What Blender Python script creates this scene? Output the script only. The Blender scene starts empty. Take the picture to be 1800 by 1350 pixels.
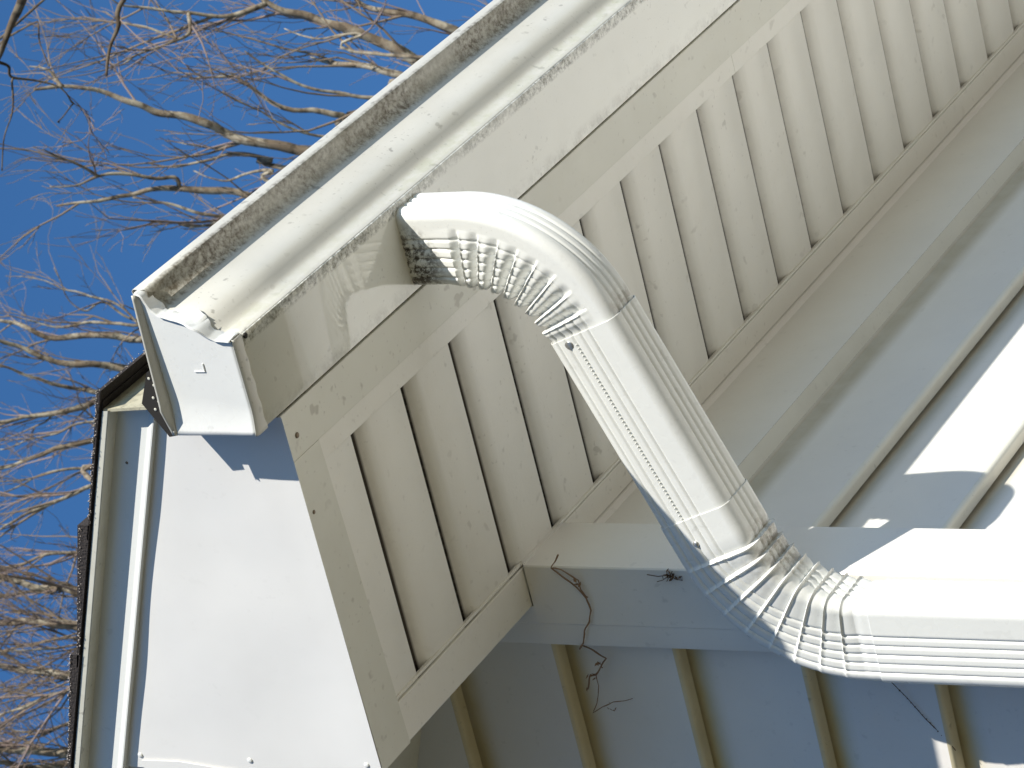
import bpy, bmesh, math, random
from mathutils import Vector, Matrix, noise

# ------------------------------------------------------------------ camera, world, sun, exposure
S = 0.0847            # one soffit board pitch in metres; lengths below are in this unit
Z0 = 3.25             # height of the soffit above the ground
scene = bpy.context.scene
RC = ((0.45142495, 0.22992291, -0.86217804),
      (-0.44644931, 0.89479569, 0.00486637),
      (0.77259208, 0.38272199, 0.50658203))
CAM = Vector((-26.13529437, -16.1634668, -19.06355649))
cd = bpy.data.cameras.new('camera')
cam = bpy.data.objects.new('camera', cd)
scene.collection.objects.link(cam)
m = Matrix(((RC[0][0], -RC[1][0], -RC[2][0]), (RC[0][1], -RC[1][1], -RC[2][1]), (RC[0][2], -RC[1][2], -RC[2][2]))).to_4x4()
m.translation = CAM * S + Vector((0, 0, Z0))
cam.matrix_world = m
cd.sensor_width = 36.0
cd.lens = 6434.8 / 1800 * 36.0
cd.clip_end = 500
cd.dof.use_dof = True
cd.dof.focus_distance = 3.05
cd.dof.aperture_fstop = 60
scene.camera = cam

SUN = Vector((1.0, 1.60, -1.06)).normalized()       # direction the light travels
elev = math.asin(-SUN.z)
w = bpy.data.worlds.new("World"); scene.world = w; w.use_nodes = True
nt = w.node_tree
bg = nt.nodes['Background']
sky = nt.nodes.new('ShaderNodeTexSky'); sky.sky_type = 'NISHITA'; sky.sun_disc = False
sky.sun_elevation = elev
sky.sun_rotation = math.atan2(-SUN.x, -SUN.y)
sky.altitude = 0; sky.air_density = 1.0; sky.dust_density = 0.0; sky.ozone_density = 6.0
hs_ = nt.nodes.new('ShaderNodeHueSaturation'); hs_.inputs['Saturation'].default_value = 1.12
nt.links.new(sky.outputs[0], hs_.inputs['Color']); nt.links.new(hs_.outputs[0], bg.inputs[0]); bg.inputs[1].default_value = 0.10
sd = bpy.data.lights.new('sun', 'SUN'); sd.energy = 4.4; sd.angle = math.radians(0.5); sd.color = (1.0, 0.95, 0.85)
so = bpy.data.objects.new('sun', sd); scene.collection.objects.link(so)
so.rotation_euler = SUN.to_track_quat('-Z', 'Y').to_euler()
so.location = (-6, -8, 12)
scene.view_settings.view_transform = 'Standard'; scene.view_settings.look = 'None'
scene.view_settings.exposure = 0.55; scene.view_settings.gamma = 1.0

# ---- limb paths of the bare trees: metres, z from soffit level; (fork point, [(path, radius), ...])
TREE_A = ((8.753, 3.687, 5.476), [
  ([(8.518,3.049,5.827),(8.449,2.936,5.99),(8.348,2.838,6.193),(8.3,2.75,6.306),(8.245,2.675,6.421),(8.198,2.617,6.511),(8.154,2.567,6.589),(8.12,2.516,6.654),(8.068,2.476,6.737),(8.006,2.457,6.821)], 0.0109),
  ([(8.068,2.476,6.737),(8.084,2.414,6.787),(8.064,2.388,6.864)], -0.0054),
  ([(8.349,3.203,5.978),(8.286,3.046,6.183),(8.228,2.986,6.31),(8.174,2.942,6.418),(8.117,2.925,6.507),(8.051,2.92,6.604),(7.966,2.906,6.736),(7.92,2.895,6.807)], 0.0087),
  ([(8.174,2.942,6.418),(8.163,2.902,6.416),(8.103,2.873,6.481),(8.041,2.824,6.565),(7.979,2.807,6.624),(7.912,2.803,6.682),(7.846,2.783,6.75)], -0.0065),
  ([(7.979,2.807,6.624),(7.931,2.738,6.655),(7.87,2.671,6.703),(7.823,2.625,6.713)], -0.0044),
  ([(8.355,3.222,6.22),(8.314,3.136,6.351),(8.263,3.078,6.476),(8.235,3.023,6.563),(8.19,2.985,6.664)], 0.0054),
  ([(8.355,3.222,6.22),(8.289,3.157,6.387),(8.247,3.135,6.485),(8.223,3.1,6.564),(8.193,3.113,6.618)], -0.0054),
  ([(8.348,2.838,6.193),(8.34,2.859,6.339),(8.328,2.817,6.539)], -0.0054),
  ([(8.427,3.001,6.066),(8.414,2.95,6.146),(8.39,2.92,6.226),(8.361,2.9,6.306),(8.309,2.901,6.404),(8.261,2.895,6.503),(8.233,2.866,6.589)], 0.0054),
  ([(8.922,3.079,5.911),(8.845,2.951,6.09),(8.749,2.864,6.269),(8.705,2.753,6.385),(8.676,2.698,6.438),(8.592,2.669,6.554)], 0.0076),
  ([(8.181,2.967,5.909),(8.207,2.907,6.008),(8.191,2.907,6.125),(8.175,2.931,6.226),(8.182,2.883,6.344)], 0.0044),
])
TREE_B = ((9.306, 5.651, 7.097), [
  ([(9.148,4.676,7.835),(9.02,4.676,7.985),(8.864,4.699,8.161),(8.722,4.736,8.303)], 0.0087),
  ([(9.367,5.167,8.142),(9.258,5.135,8.349),(9.157,5.118,8.533),(9.055,5.144,8.686),(8.966,5.165,8.824)], 0.0062),
  ([(9.013,5.305,7.772),(8.901,5.136,8.115),(8.884,5.111,8.204),(8.839,5.084,8.338),(8.811,5.026,8.47),(8.775,4.967,8.614)], 0.0149),
  ([(8.772,5.304,7.617),(8.645,5.158,7.956),(8.607,5.123,8.074),(8.571,5.101,8.179),(8.528,5.085,8.292),(8.477,5.05,8.429)], 0.0149),
  ([(8.804,5.358,7.836),(8.669,5.267,8.009),(8.547,5.226,8.126),(8.426,5.172,8.251)], 0.005),
  ([(8.958,5.621,7.84),(8.812,5.519,8.226),(8.784,5.483,8.38),(8.738,5.44,8.568),(8.712,5.397,8.725)], 0.0137),
  ([(8.655,5.353,7.737),(8.506,5.38,7.971),(8.426,5.398,8.103),(8.345,5.429,8.23),(8.272,5.437,8.361)], 0.0062),
  ([(8.676,5.847,7.671),(8.506,5.719,8.075),(8.456,5.685,8.224),(8.397,5.638,8.397),(8.36,5.586,8.541)], 0.0162),
  ([(8.794,6.019,7.864),(8.614,5.853,8.194),(8.5,5.8,8.339),(8.373,5.709,8.531)], 0.0149),
  ([(9.007,5.807,8.087),(8.877,5.786,8.34),(8.77,5.804,8.528),(8.726,5.755,8.672)], 0.005),
])
TREE_C = ((11.032, 5.448, 7.58), [
  ([(10.791,4.835,8.626),(10.709,4.783,8.836),(10.639,4.725,9.031),(10.533,4.677,9.275),(10.518,4.591,9.407),(10.502,4.561,9.5),(10.475,4.5,9.633)], 0.0109),
  ([(10.663,4.698,8.567),(10.595,4.656,8.753),(10.531,4.604,8.942),(10.453,4.582,9.129),(10.414,4.522,9.285)], 0.0068),
  ([(10.78,5.073,8.696),(10.647,4.904,8.97),(10.573,4.845,9.072),(10.464,4.781,9.229),(10.411,4.681,9.33),(10.354,4.612,9.413),(10.284,4.516,9.536)], 0.0122),
  ([(10.807,5.117,8.863),(10.659,5.042,9.128),(10.594,4.987,9.251),(10.525,4.902,9.403),(10.464,4.797,9.558),(10.412,4.73,9.671)], 0.0082),
  ([(10.659,5.042,9.128),(10.545,5.068,9.212),(10.433,5.042,9.333),(10.288,5.008,9.509),(10.195,4.976,9.605)], -0.0122),
  ([(10.578,5.156,8.728),(10.374,5.144,9.006),(10.243,5.13,9.175),(10.139,5.147,9.28),(10.051,5.132,9.385)], 0.0109),
  ([(10.971,4.795,8.898),(10.882,4.76,9.023),(10.847,4.64,9.131),(10.771,4.655,9.199),(10.746,4.568,9.266),(10.77,4.417,9.306)], 0.0041),
  ([(10.45,5.152,8.812),(10.367,5.048,8.993),(10.247,5.049,9.15),(10.079,5.055,9.377)], 0.0054),
  ([(10.5,5.3,8.725),(10.294,5.256,8.998),(10.15,5.213,9.175),(9.964,5.24,9.363)], 0.0068),
  ([(10.595,4.656,8.753),(10.608,4.531,8.877),(10.552,4.441,9.08),(10.533,4.369,9.212),(10.483,4.327,9.368)], -0.0041),
])
TREE_D = ((8.506, 3.168, 4.271), [
  ([(8.343,2.685,5.183),(8.312,2.554,5.339),(8.289,2.457,5.457),(8.258,2.372,5.578),(8.216,2.326,5.686),(8.176,2.246,5.817),(8.188,2.167,5.867)], 0.0141),
  ([(8.176,2.246,5.817),(8.109,2.249,5.876),(8.046,2.233,5.942),(7.989,2.193,6.017),(7.917,2.147,6.121),(7.86,2.098,6.203),(7.838,2.051,6.23)], -0.0071),
  ([(7.989,2.193,6.017),(7.94,2.242,6.002),(7.884,2.251,6.026),(7.806,2.258,6.085),(7.715,2.266,6.163),(7.677,2.255,6.174)], -0.0051),
  ([(7.884,2.251,6.026),(7.866,2.199,6.122),(7.847,2.158,6.214),(7.844,2.115,6.281)], -0.004),
  ([(8.343,2.685,5.183),(8.291,2.585,5.415),(8.288,2.55,5.525),(8.276,2.53,5.635),(8.282,2.515,5.715),(8.3,2.504,5.772)], -0.0121),
  ([(8.498,2.601,5.052),(8.46,2.493,5.249),(8.433,2.416,5.405),(8.403,2.358,5.552),(8.414,2.29,5.644)], 0.0111),
  ([(7.828,2.439,4.975),(7.745,2.452,5.071),(7.662,2.422,5.199),(7.6,2.348,5.327),(7.565,2.266,5.422),(7.539,2.188,5.499)], 0.0051),
  ([(7.739,2.5,5.127),(7.6,2.542,5.246),(7.515,2.479,5.363),(7.464,2.369,5.463),(7.414,2.281,5.545)], 0.004),
  ([(7.938,2.389,5.161),(7.955,2.304,5.287),(7.91,2.298,5.449),(7.909,2.248,5.577)], 0.004),
])
TREE_E = ((6.098, -0.647, 2.93), [
  ([(4.84,0.698,3.389),(4.711,0.788,3.486),(4.533,0.944,3.606),(4.486,0.988,3.61),(4.44,1.022,3.621),(4.393,1.081,3.615)], 0.0056),
  ([(4.878,0.679,3.78),(4.741,0.825,3.929),(4.651,0.965,4.009),(4.636,1.013,4.045),(4.621,1.065,4.077),(4.611,1.11,4.108),(4.576,1.169,4.167)], 0.0084),
  ([(4.611,1.11,4.108),(4.634,1.131,4.092),(4.638,1.163,4.095),(4.676,1.19,4.052),(4.705,1.219,4.018),(4.717,1.27,3.996)], -0.0035),
  ([(4.638,1.163,4.095),(4.602,1.245,4.1),(4.564,1.305,4.123),(4.534,1.369,4.131)], -0.0021),
  ([(4.757,1.042,4.105),(4.721,1.046,4.046),(4.66,1.09,3.996),(4.603,1.126,3.944)], 0.0021),
  ([(4.717,1.27,3.996),(4.677,1.288,4.001),(4.647,1.292,4.0)], -0.0014),
])
# ------------------------------------------------------------------ helpers
COL = scene.collection
def W(p): return Vector((p[0] * S, p[1] * S, p[2] * S + Z0))
def tag(o, label=None, cat=None, group=None, kind=None):
    if label: o['label'] = label
    if cat: o['category'] = cat
    if group: o['group'] = group
    if kind: o['kind'] = kind
    return o
def empty(name, loc, label, cat, group=None):
    o = bpy.data.objects.new(name, None); COL.objects.link(o)
    o.location = W(loc); o.empty_display_size = 0.1
    return tag(o, label, cat, group)
class MB:
    """collects faces (in soffit-pitch units) and links them as ONE mesh object"""
    def __init__(s): s.v = []; s.f = []
    def poly(s, pts):
        i = len(s.v); s.v += [tuple(q) for q in pts]; s.f.append(list(range(i, i + len(pts)))); return s
    def box(s, a, b):
        i = len(s.v)
        for x in (a[0], b[0]):
            for y in (a[1], b[1]):
                for z in (a[2], b[2]): s.v.append((x, y, z))
        for q in ((0,1,3,2),(4,6,7,5),(0,4,5,1),(2,3,7,6),(0,2,6,4),(1,5,7,3)): s.f.append([i + k for k in q])
        return s
    def strip(s, prof, ax, lo, hi, n=1, closed=False, jit=None):
        """prof: 2-D points in the plane normal to ax ('x': (y,z), 'y': (x,z)); swept from lo to hi"""
        i = len(s.v); m = len(prof)
        for k in range(n + 1):
            t = lo + (hi - lo) * k / n
            for a, b in prof: s.v.append((t, a, b) if ax == 'x' else (a, t, b))
        for k in range(n):
            for j in range(m if closed else m - 1):
                j2 = (j + 1) % m
                s.f.append([i + k*m + j, i + k*m + j2, i + (k+1)*m + j2, i + (k+1)*m + j])
        if closed:
            s.f.append([i + j for j in range(m)][::-1]); s.f.append([i + n*m + j for j in range(m)])
        return s
    def prism(s, prof, ax, lo, hi): return s.strip(prof, ax, lo, hi, 1, True)
    def tube(s, pts, rad, n=6, metres=False, caps=True):
        i0 = len(s.v); P = [Vector(q) for q in pts]; rings = []
        up = Vector((0.3, 0.2, 0.93))
        for k, q in enumerate(P):
            t = (P[min(k + 1, len(P) - 1)] - P[max(k - 1, 0)]).normalized()
            a = t.cross(up)
            if a.length < 1e-4: a = t.cross(Vector((1, 0, 0)))
            a.normalize(); b = t.cross(a)
            r = rad[k] if hasattr(rad, '__len__') else rad
            for j in range(n):
                an = 2 * math.pi * j / n
                s.v.append(tuple(q + (a * math.cos(an) + b * math.sin(an)) * r))
        for k in range(len(P) - 1):
            for j in range(n):
                j2 = (j + 1) % n
                s.f.append([i0 + k*n + j, i0 + k*n + j2, i0 + (k+1)*n + j2, i0 + (k+1)*n + j])
        if caps:
            s.f.append([i0 + j for j in range(n)][::-1]); s.f.append([i0 + (len(P)-1)*n + j for j in range(n)])
        return s
    def blob(s, c, r, sq=(1, 1, 1), seg=8):
        bmx = bmesh.new(); bmesh.ops.create_icosphere(bmx, subdivisions=2, radius=1)
        i = len(s.v)
        for v in bmx.verts: s.v.append((c[0] + v.co.x*r*sq[0], c[1] + v.co.y*r*sq[1], c[2] + v.co.z*r*sq[2]))
        for f in bmx.faces: s.f.append([i + v.index for v in f.verts])
        bmx.free(); return s
    def build(s, name, mat, parent=None, smooth=None, bevel=0, solid=0, metres=False, fix=True, seg=2):
        me = bpy.data.meshes.new(name)
        off = parent.location if parent else Vector((0, 0, 0))
        if parent and parent.parent: off = parent.parent.location
        if metres: vs = [Vector(q) - off for q in s.v]
        else: vs = [W(q) - off for q in s.v]
        me.from_pydata(vs, [], s.f)
        if fix:
            bmx = bmesh.new(); bmx.from_mesh(me); bmesh.ops.recalc_face_normals(bmx, faces=bmx.faces[:]); bmx.to_mesh(me); bmx.free()
        me.materials.append(mat)
        if smooth is not None:
            me.polygons.foreach_set('use_smooth', [True] * len(me.polygons))
            if smooth < 179: me.set_sharp_from_angle(angle=math.radians(smooth))
        o = bpy.data.objects.new(name, me); COL.objects.link(o)
        if parent: o.parent = parent
        if solid:
            md = o.modifiers.new('thick', 'SOLIDIFY'); md.thickness = solid * S; md.offset = 0
        if bevel:
            md = o.modifiers.new('bevel', 'BEVEL'); md.width = bevel * S; md.segments = seg; md.limit_method = 'ANGLE'; md.angle_limit = math.radians(35)
            md.harden_normals = False
        return o

# ------------------------------------------------------------------ materials
def mat(name, col, rough=0.45, spec=0.5, speck=0.0, speck_col=(0.05, 0.04, 0.02), grime=0.0, grime_col=(0.35, 0.32, 0.22),
        bump=0.0, bump_scale=60, metal=0, coat=0.0, speck_scale=90, extra=None, wave=0.0, streak=None):
    M = bpy.data.materials.new(name); M.use_nodes = True
    n = M.node_tree; N = n.nodes; L = n.links; P = N['Principled BSDF']
    geo = N.new('ShaderNodeNewGeometry'); pos = geo.outputs['Position']
    def noisetex(scale, det=4, rough=0.6, vec=pos, dist=0.0):
        t = N.new('ShaderNodeTexNoise'); t.inputs['Scale'].default_value = scale; t.inputs['Detail'].default_value = det
        t.inputs['Roughness'].default_value = rough; t.inputs['Distortion'].default_value = dist
        L.new(vec, t.inputs['Vector']); return t.outputs['Fac']
    def ramp(src, a, b, va=0.0, vb=1.0):
        r = N.new('ShaderNodeMapRange'); r.inputs['From Min'].default_value = a; r.inputs['From Max'].default_value = b
        r.inputs['To Min'].default_value = va; r.inputs['To Max'].default_value = vb
        L.new(src, r.inputs['Value']); return r.outputs['Result']
    def math_(op, a, b):
        q = N.new('ShaderNodeMath'); q.operation = op
        for k, s_ in enumerate((a, b)):
            if isinstance(s_, (int, float)): q.inputs[k].default_value = s_
            else: L.new(s_, q.inputs[k])
        return q.outputs[0]
    def mixc(fac, a, b):
        q = N.new('ShaderNodeMix'); q.data_type = 'RGBA'
        if isinstance(fac, (int, float)): q.inputs['Factor'].default_value = fac
        else: L.new(fac, q.inputs['Factor'])
        for k, s_ in ((6, a), (7, b)):
            if isinstance(s_, tuple): q.inputs[k].default_value = (*s_, 1)
            else: L.new(s_, q.inputs[k])
        return q.outputs[2]
    c = mixc(ramp(noisetex(7, 3), 0.35, 0.65), tuple(v * 0.965 for v in col), tuple(min(1, v * 1.02) for v in col))
    if grime:
        g = ramp(noisetex(13, 6, 0.7), 0.48, 0.72, 0, grime)
        c = mixc(g, c, grime_col)
    if speck:
        # fine dark specks, gathered in patches
        a = ramp(noisetex(speck_scale, 2, 0.5), 0.66, 0.72)
        b = ramp(noisetex(speck_scale * 0.11, 3, 0.6), 0.42, 0.66, 0.15, 1)
        a2 = ramp(noisetex(speck_scale * 3.2, 1, 0.5), 0.69, 0.75, 0, 0.7)
        sfac = math_('MULTIPLY', math_('MULTIPLY', math_('MAXIMUM', a, a2), b), speck)
        c = mixc(sfac, c, speck_col)
    if extra: c = extra(N, L, pos, noisetex, ramp, math_, mixc, c)
    L.new(c, P.inputs['Base Color'])
    r = ramp(noisetex(25, 3), 0.3, 0.7, max(0, rough - 0.06), rough + 0.06); L.new(r, P.inputs['Roughness'])
    P.inputs['Specular IOR Level'].default_value = spec; P.inputs['Metallic'].default_value = metal
    P.inputs['Coat Weight'].default_value = coat; P.inputs['Coat Roughness'].default_value = 0.12
    if bump or wave:
        b1 = N.new('ShaderNodeBump'); b1.inputs['Strength'].default_value = 1.0; b1.inputs['Distance'].default_value = max(bump, 1e-5)
        L.new(noisetex(bump_scale, 3), b1.inputs['Height'])
        if wave:
            b0 = N.new('ShaderNodeBump'); b0.inputs['Strength'].default_value = 1.0; b0.inputs['Distance'].default_value = wave
            L.new(noisetex(5, 1), b0.inputs['Height']); L.new(b0.outputs[0], b1.inputs['Normal'])
        L.new(b1.outputs[0], P.inputs['Normal'])
    return M

def band(axis, lo, hi, soft, strength, col, nscale=40, patch=3.0):
    """dirt gathered along an edge of the thing: a band in world axis (in pitch units) broken up by noise"""
    def f(N, L, pos, noisetex, ramp, math_, mixc, c):
        sp = N.new('ShaderNodeSeparateXYZ'); L.new(pos, sp.inputs[0]); v = sp.outputs['XYZ'.index(axis)]
        off = Z0 if axis == 'Z' else 0
        a = ramp(v, lo*S+off, (lo+soft)*S+off); b = ramp(v, (hi-soft)*S+off, hi*S+off, 1, 0)
        n1 = ramp(noisetex(nscale, 6, 0.75), 0.40, 0.62); n2 = ramp(noisetex(patch, 3), 0.3, 0.6, 0.25, 1)
        fac = math_('MULTIPLY', math_('MULTIPLY', math_('MULTIPLY', a, b), math_('MULTIPLY', n1, n2)), strength)
        return mixc(fac, c, col)
    return f
def chain(*fs):
    def f(N, L, pos, noisetex, ramp, math_, mixc, c):
        for g in fs: c = g(N, L, pos, noisetex, ramp, math_, mixc, c)
        return c
    return f

GREEN = (0.10, 0.095, 0.04); BROWN = (0.09, 0.065, 0.035)
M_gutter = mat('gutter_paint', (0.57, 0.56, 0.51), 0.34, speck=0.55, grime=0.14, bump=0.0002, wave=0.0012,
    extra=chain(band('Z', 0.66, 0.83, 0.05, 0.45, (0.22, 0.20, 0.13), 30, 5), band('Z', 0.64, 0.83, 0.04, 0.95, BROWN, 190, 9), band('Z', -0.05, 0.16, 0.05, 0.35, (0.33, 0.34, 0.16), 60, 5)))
M_gbottom = mat('gutter_base_paint', (0.77, 0.77, 0.71), 0.06, spec=0.6, coat=0.6, speck=0.3, grime=0.05, wave=0.0012,
    extra=chain(band('Y', -4.62, -4.30, 0.03, 0.55, GREEN, 60, 7), band('Y', -4.62, -4.25, 0.03, 0.95, (0.06, 0.055, 0.02), 170, 9), band('Y', -3.62, -3.38, 0.1, 0.35, BROWN, 50)))
M_cap = mat('end_cap_paint', (0.76, 0.765, 0.74), 0.3, speck=0.18, bump=0.0002, wave=0.001)
M_coil = mat('coil_sheet', (0.80, 0.79, 0.765), 0.35, speck=0.05, wave=0.002, bump=0.0001)
M_rake = mat('rake_trim_paint', (0.76, 0.77, 0.74), 0.35, speck=0.12, wave=0.001)
M_drip = mat('drip_edge_metal', (0.62, 0.61, 0.53), 0.4, speck=0.5, speck_scale=120, grime=0.35, grime_col=(0.25, 0.22, 0.12))
def groove_dirt_shade(N, L, pos, noisetex, ramp, math_, mixc, c):  # dirt plus painted groove shade, darker with depth
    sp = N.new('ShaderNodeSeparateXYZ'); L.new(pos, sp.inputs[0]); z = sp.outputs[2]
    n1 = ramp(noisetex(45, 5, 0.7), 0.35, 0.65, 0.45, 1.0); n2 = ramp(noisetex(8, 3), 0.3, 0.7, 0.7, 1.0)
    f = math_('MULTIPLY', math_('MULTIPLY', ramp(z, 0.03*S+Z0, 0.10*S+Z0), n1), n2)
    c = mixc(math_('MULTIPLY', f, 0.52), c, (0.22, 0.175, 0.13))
    return mixc(ramp(z, 0.083*S+Z0, 0.10*S+Z0), c, (0.03, 0.022, 0.016))  # thin black slot shade painted at the deepest part
M_soffit = mat('soffit_vinyl', (0.79, 0.77, 0.70), 0.42, speck=0.30, speck_scale=60, speck_col=(0.2, 0.17, 0.12), grime=0.07, grime_col=(0.45, 0.40, 0.30), bump=0.0002, bump_scale=200, wave=0.001, extra=groove_dirt_shade)
M_frame = mat('soffit_cover', (0.69, 0.68, 0.60), 0.4, speck=0.4, speck_scale=60, speck_col=(0.16, 0.12, 0.08), grime=0.12, grime_col=(0.42, 0.38, 0.26), wave=0.0015)
M_dark = mat('dark_slot', (0.02, 0.017, 0.013), 0.8)
def recess(axis, lo, hi, col, k):  # lap dirt and crevice shade mixed into the colour, stronger with depth
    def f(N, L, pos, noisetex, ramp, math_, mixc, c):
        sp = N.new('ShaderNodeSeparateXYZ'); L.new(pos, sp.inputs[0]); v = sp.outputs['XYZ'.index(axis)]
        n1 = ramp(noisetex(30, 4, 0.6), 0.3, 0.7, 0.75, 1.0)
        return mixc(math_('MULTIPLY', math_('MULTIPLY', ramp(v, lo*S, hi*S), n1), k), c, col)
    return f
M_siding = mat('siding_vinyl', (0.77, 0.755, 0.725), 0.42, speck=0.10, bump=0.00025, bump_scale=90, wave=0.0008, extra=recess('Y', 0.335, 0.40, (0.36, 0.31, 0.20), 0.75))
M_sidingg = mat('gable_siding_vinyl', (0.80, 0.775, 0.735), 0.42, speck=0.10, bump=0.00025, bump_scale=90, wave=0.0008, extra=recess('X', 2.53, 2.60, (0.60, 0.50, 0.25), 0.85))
M_butt = mat('siding_butt_stained', (0.68, 0.61, 0.42), 0.5, speck=0.3, grime=0.25, grime_col=(0.35, 0.28, 0.12))
M_buttc = mat('siding_butt_clean', (0.74, 0.73, 0.66), 0.45, speck=0.2, grime=0.1)
M_post = mat('corner_post_vinyl', (0.80, 0.78, 0.74), 0.42, speck=0.15, bump=0.0002, wave=0.0008)
M_pipe = mat('downspout_paint', (0.78, 0.785, 0.755), 0.28, speck=0.12, bump=0.00012, bump_scale=120, speck_scale=80)
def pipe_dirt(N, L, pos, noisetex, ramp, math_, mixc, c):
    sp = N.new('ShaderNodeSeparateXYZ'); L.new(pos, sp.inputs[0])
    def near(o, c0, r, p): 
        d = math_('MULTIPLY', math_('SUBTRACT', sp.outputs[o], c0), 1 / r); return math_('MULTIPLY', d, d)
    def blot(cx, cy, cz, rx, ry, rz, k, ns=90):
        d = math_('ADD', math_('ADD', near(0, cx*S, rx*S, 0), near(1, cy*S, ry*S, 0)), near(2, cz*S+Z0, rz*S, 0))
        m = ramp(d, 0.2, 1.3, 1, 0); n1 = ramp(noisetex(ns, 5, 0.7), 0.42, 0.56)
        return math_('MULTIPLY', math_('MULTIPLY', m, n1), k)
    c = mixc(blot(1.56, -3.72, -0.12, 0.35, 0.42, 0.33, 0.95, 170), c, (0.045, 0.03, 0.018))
    c = mixc(blot(1.9, -3.3, -2.25, 0.4, 0.3, 0.12, 0.6, 120), c, (0.16, 0.10, 0.05))
    c = mixc(blot(1.9, -0.4, -3.15, 0.4, 0.5, 0.3, 0.5, 120), c, (0.16, 0.11, 0.06))
    return c
M_elbow = mat('elbow_paint', (0.78, 0.785, 0.755), 0.28, speck=0.18, speck_scale=100, bump=0.00012, bump_scale=120, extra=pipe_dirt)
M_shingle = mat('asphalt_shingle', (0.035, 0.028, 0.026), 0.9, bump=0.002, bump_scale=500)
def mildew(N, L, pos, noisetex, ramp, math_, mixc, c):
    a = ramp(noisetex(70, 6, 0.75, dist=1.0), 0.50, 0.60); b = ramp(noisetex(14, 2), 0.35, 0.6, 0.2, 1)
    return mixc(math_('MULTIPLY', math_('MULTIPLY', a, b), 0.9), c, (0.05, 0.045, 0.03))
M_wood = mat('old_fascia_board', (0.50, 0.47, 0.35), 0.6, extra=mildew, speck=0.95, speck_scale=75, speck_col=(0.035, 0.03, 0.02), grime=0.6, grime_col=(0.14, 0.12, 0.06))
M_screw = mat('rusty_screw', (0.22, 0.17, 0.12), 0.5, metal=0.6)
M_steel = mat('bare_steel', (0.5, 0.5, 0.48), 0.3, metal=0.8)
M_vine = mat('dry_vine', (0.27, 0.17, 0.10), 0.8)
M_debris = mat('dead_leaf', (0.13, 0.08, 0.045), 0.9)
def bark_mat(name, a, b):
    def f(N, L, pos, noisetex, ramp, math_, mixc, c):
        c = mixc(ramp(noisetex(9, 4, 0.7), 0.42, 0.6), c, b)
        return mixc(ramp(noisetex(30, 3, 0.6), 0.5, 0.62, 0, 0.7), c, tuple(v*0.3 for v in a))
    return mat(name, a, 0.85, spec=0.2, extra=f)
M_bark = bark_mat('bark_grey', (0.20, 0.155, 0.11), (0.40, 0.36, 0.28))
M_barkd = bark_mat('bark_brown', (0.11, 0.08, 0.055), (0.17, 0.14, 0.10))
M_twig = mat('twig', (0.22, 0.17, 0.125), 0.8, spec=0.2)
M_twigp = mat('twig_reddish', (0.26, 0.20, 0.18), 0.8, spec=0.2)
def grnd(N, L, pos, noisetex, ramp, math_, mixc, c):
    c = mixc(ramp(noisetex(1.2, 6, 0.7), 0.4, 0.62), c, (0.10, 0.10, 0.05))
    return mixc(ramp(noisetex(18, 5, 0.7), 0.5, 0.7), c, (0.20, 0.15, 0.09))
M_ground = mat('winter_lawn', (0.29, 0.24, 0.15), 0.9, spec=0.1, extra=grnd)

# ------------------------------------------------------------------ ground
g = MB(); g.poly([(-1800, -1800, 0), (1800, -1800, 0), (1800, 1800, 0), (-1800, 1800, 0)])
g.v = [(a*S, b*S, 0) for a, b, c in g.v]
tag(g.build('ground', M_ground, metres=True), kind='structure')
M_conc = mat('pale_concrete', (0.45, 0.43, 0.39), 0.85, spec=0.2, speck=0.3, grime=0.2)
tag(MB().box((2.0, -70, -Z0 / S + 0.02), (110, -1.0, -Z0 / S + 1.0)).build('bounce_patio', M_conc), kind='structure')  # unseen pale slab, added to bounce light up to the soffit

# unseen evergreen screen added behind the camera to block sky light
M_leaf = mat('evergreen_leaf', (0.05, 0.075, 0.03), 0.7, spec=0.3)
hedge = bpy.data.objects.new('sky_block_hedge', None); COL.objects.link(hedge); hedge.location = (-6, 4, 0)
tag(hedge, 'unseen dark evergreen hedge added to block sky light west of the house', 'hedge')
hb = MB(); rngh = random.Random(77)
def hx(t): return (-5.5 + 1.0 * t, 2.0 + 8.0 * t) if t < 0 else (-5.5 + 1.0 * t, 2.0 + 8.0 * t)
for i in range(13000):
    t = rngh.random(); hgt = 5.4 + 0.8 * math.sin(t * 19); z = rngh.random() * hgt
    wd = 0.9 * (1 - 0.6 * z / hgt)
    c = Vector((-6.8 + 1.8 * t + rngh.uniform(-wd, wd), -2.5 + 13.0 * t + rngh.uniform(-.3, .3), z))
    a = Vector([rngh.uniform(-1, 1) for _ in range(3)]).normalized() * rngh.uniform(.12, .3)
    b = a.cross(Vector([rngh.uniform(-1, 1) for _ in range(3)])).normalized() * .1
    hb.poly([tuple(c - a), tuple(c + b), tuple(c + a), tuple(c - b)])
tag(hb.build('foliage', M_leaf, hedge, metres=True, fix=False), kind='stuff')
hs = MB()
for i in range(9):
    t = (i + .5) / 9; hs.tube([(-6.8 + 1.8*t, -2.5 + 13*t, 0), (-6.8 + 1.8*t, -2.5 + 13*t, 3), (-6.75 + 1.8*t, -2.5 + 13*t, 5.2)], [.12, .09, .03], 8)
hs.build('trunk', bpy.data.materials['bark_brown'], hedge, metres=True, smooth=180)

# ------------------------------------------------------------------ the house
XE, YE, ZG = 70.0, 70.0, -Z0 / S
SL = 0.427                                  # roof slope
house = empty('house', (2.3, 0, ZG), 'white vinyl sided house with vented soffit, seen from below its eave corner', 'house')
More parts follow.
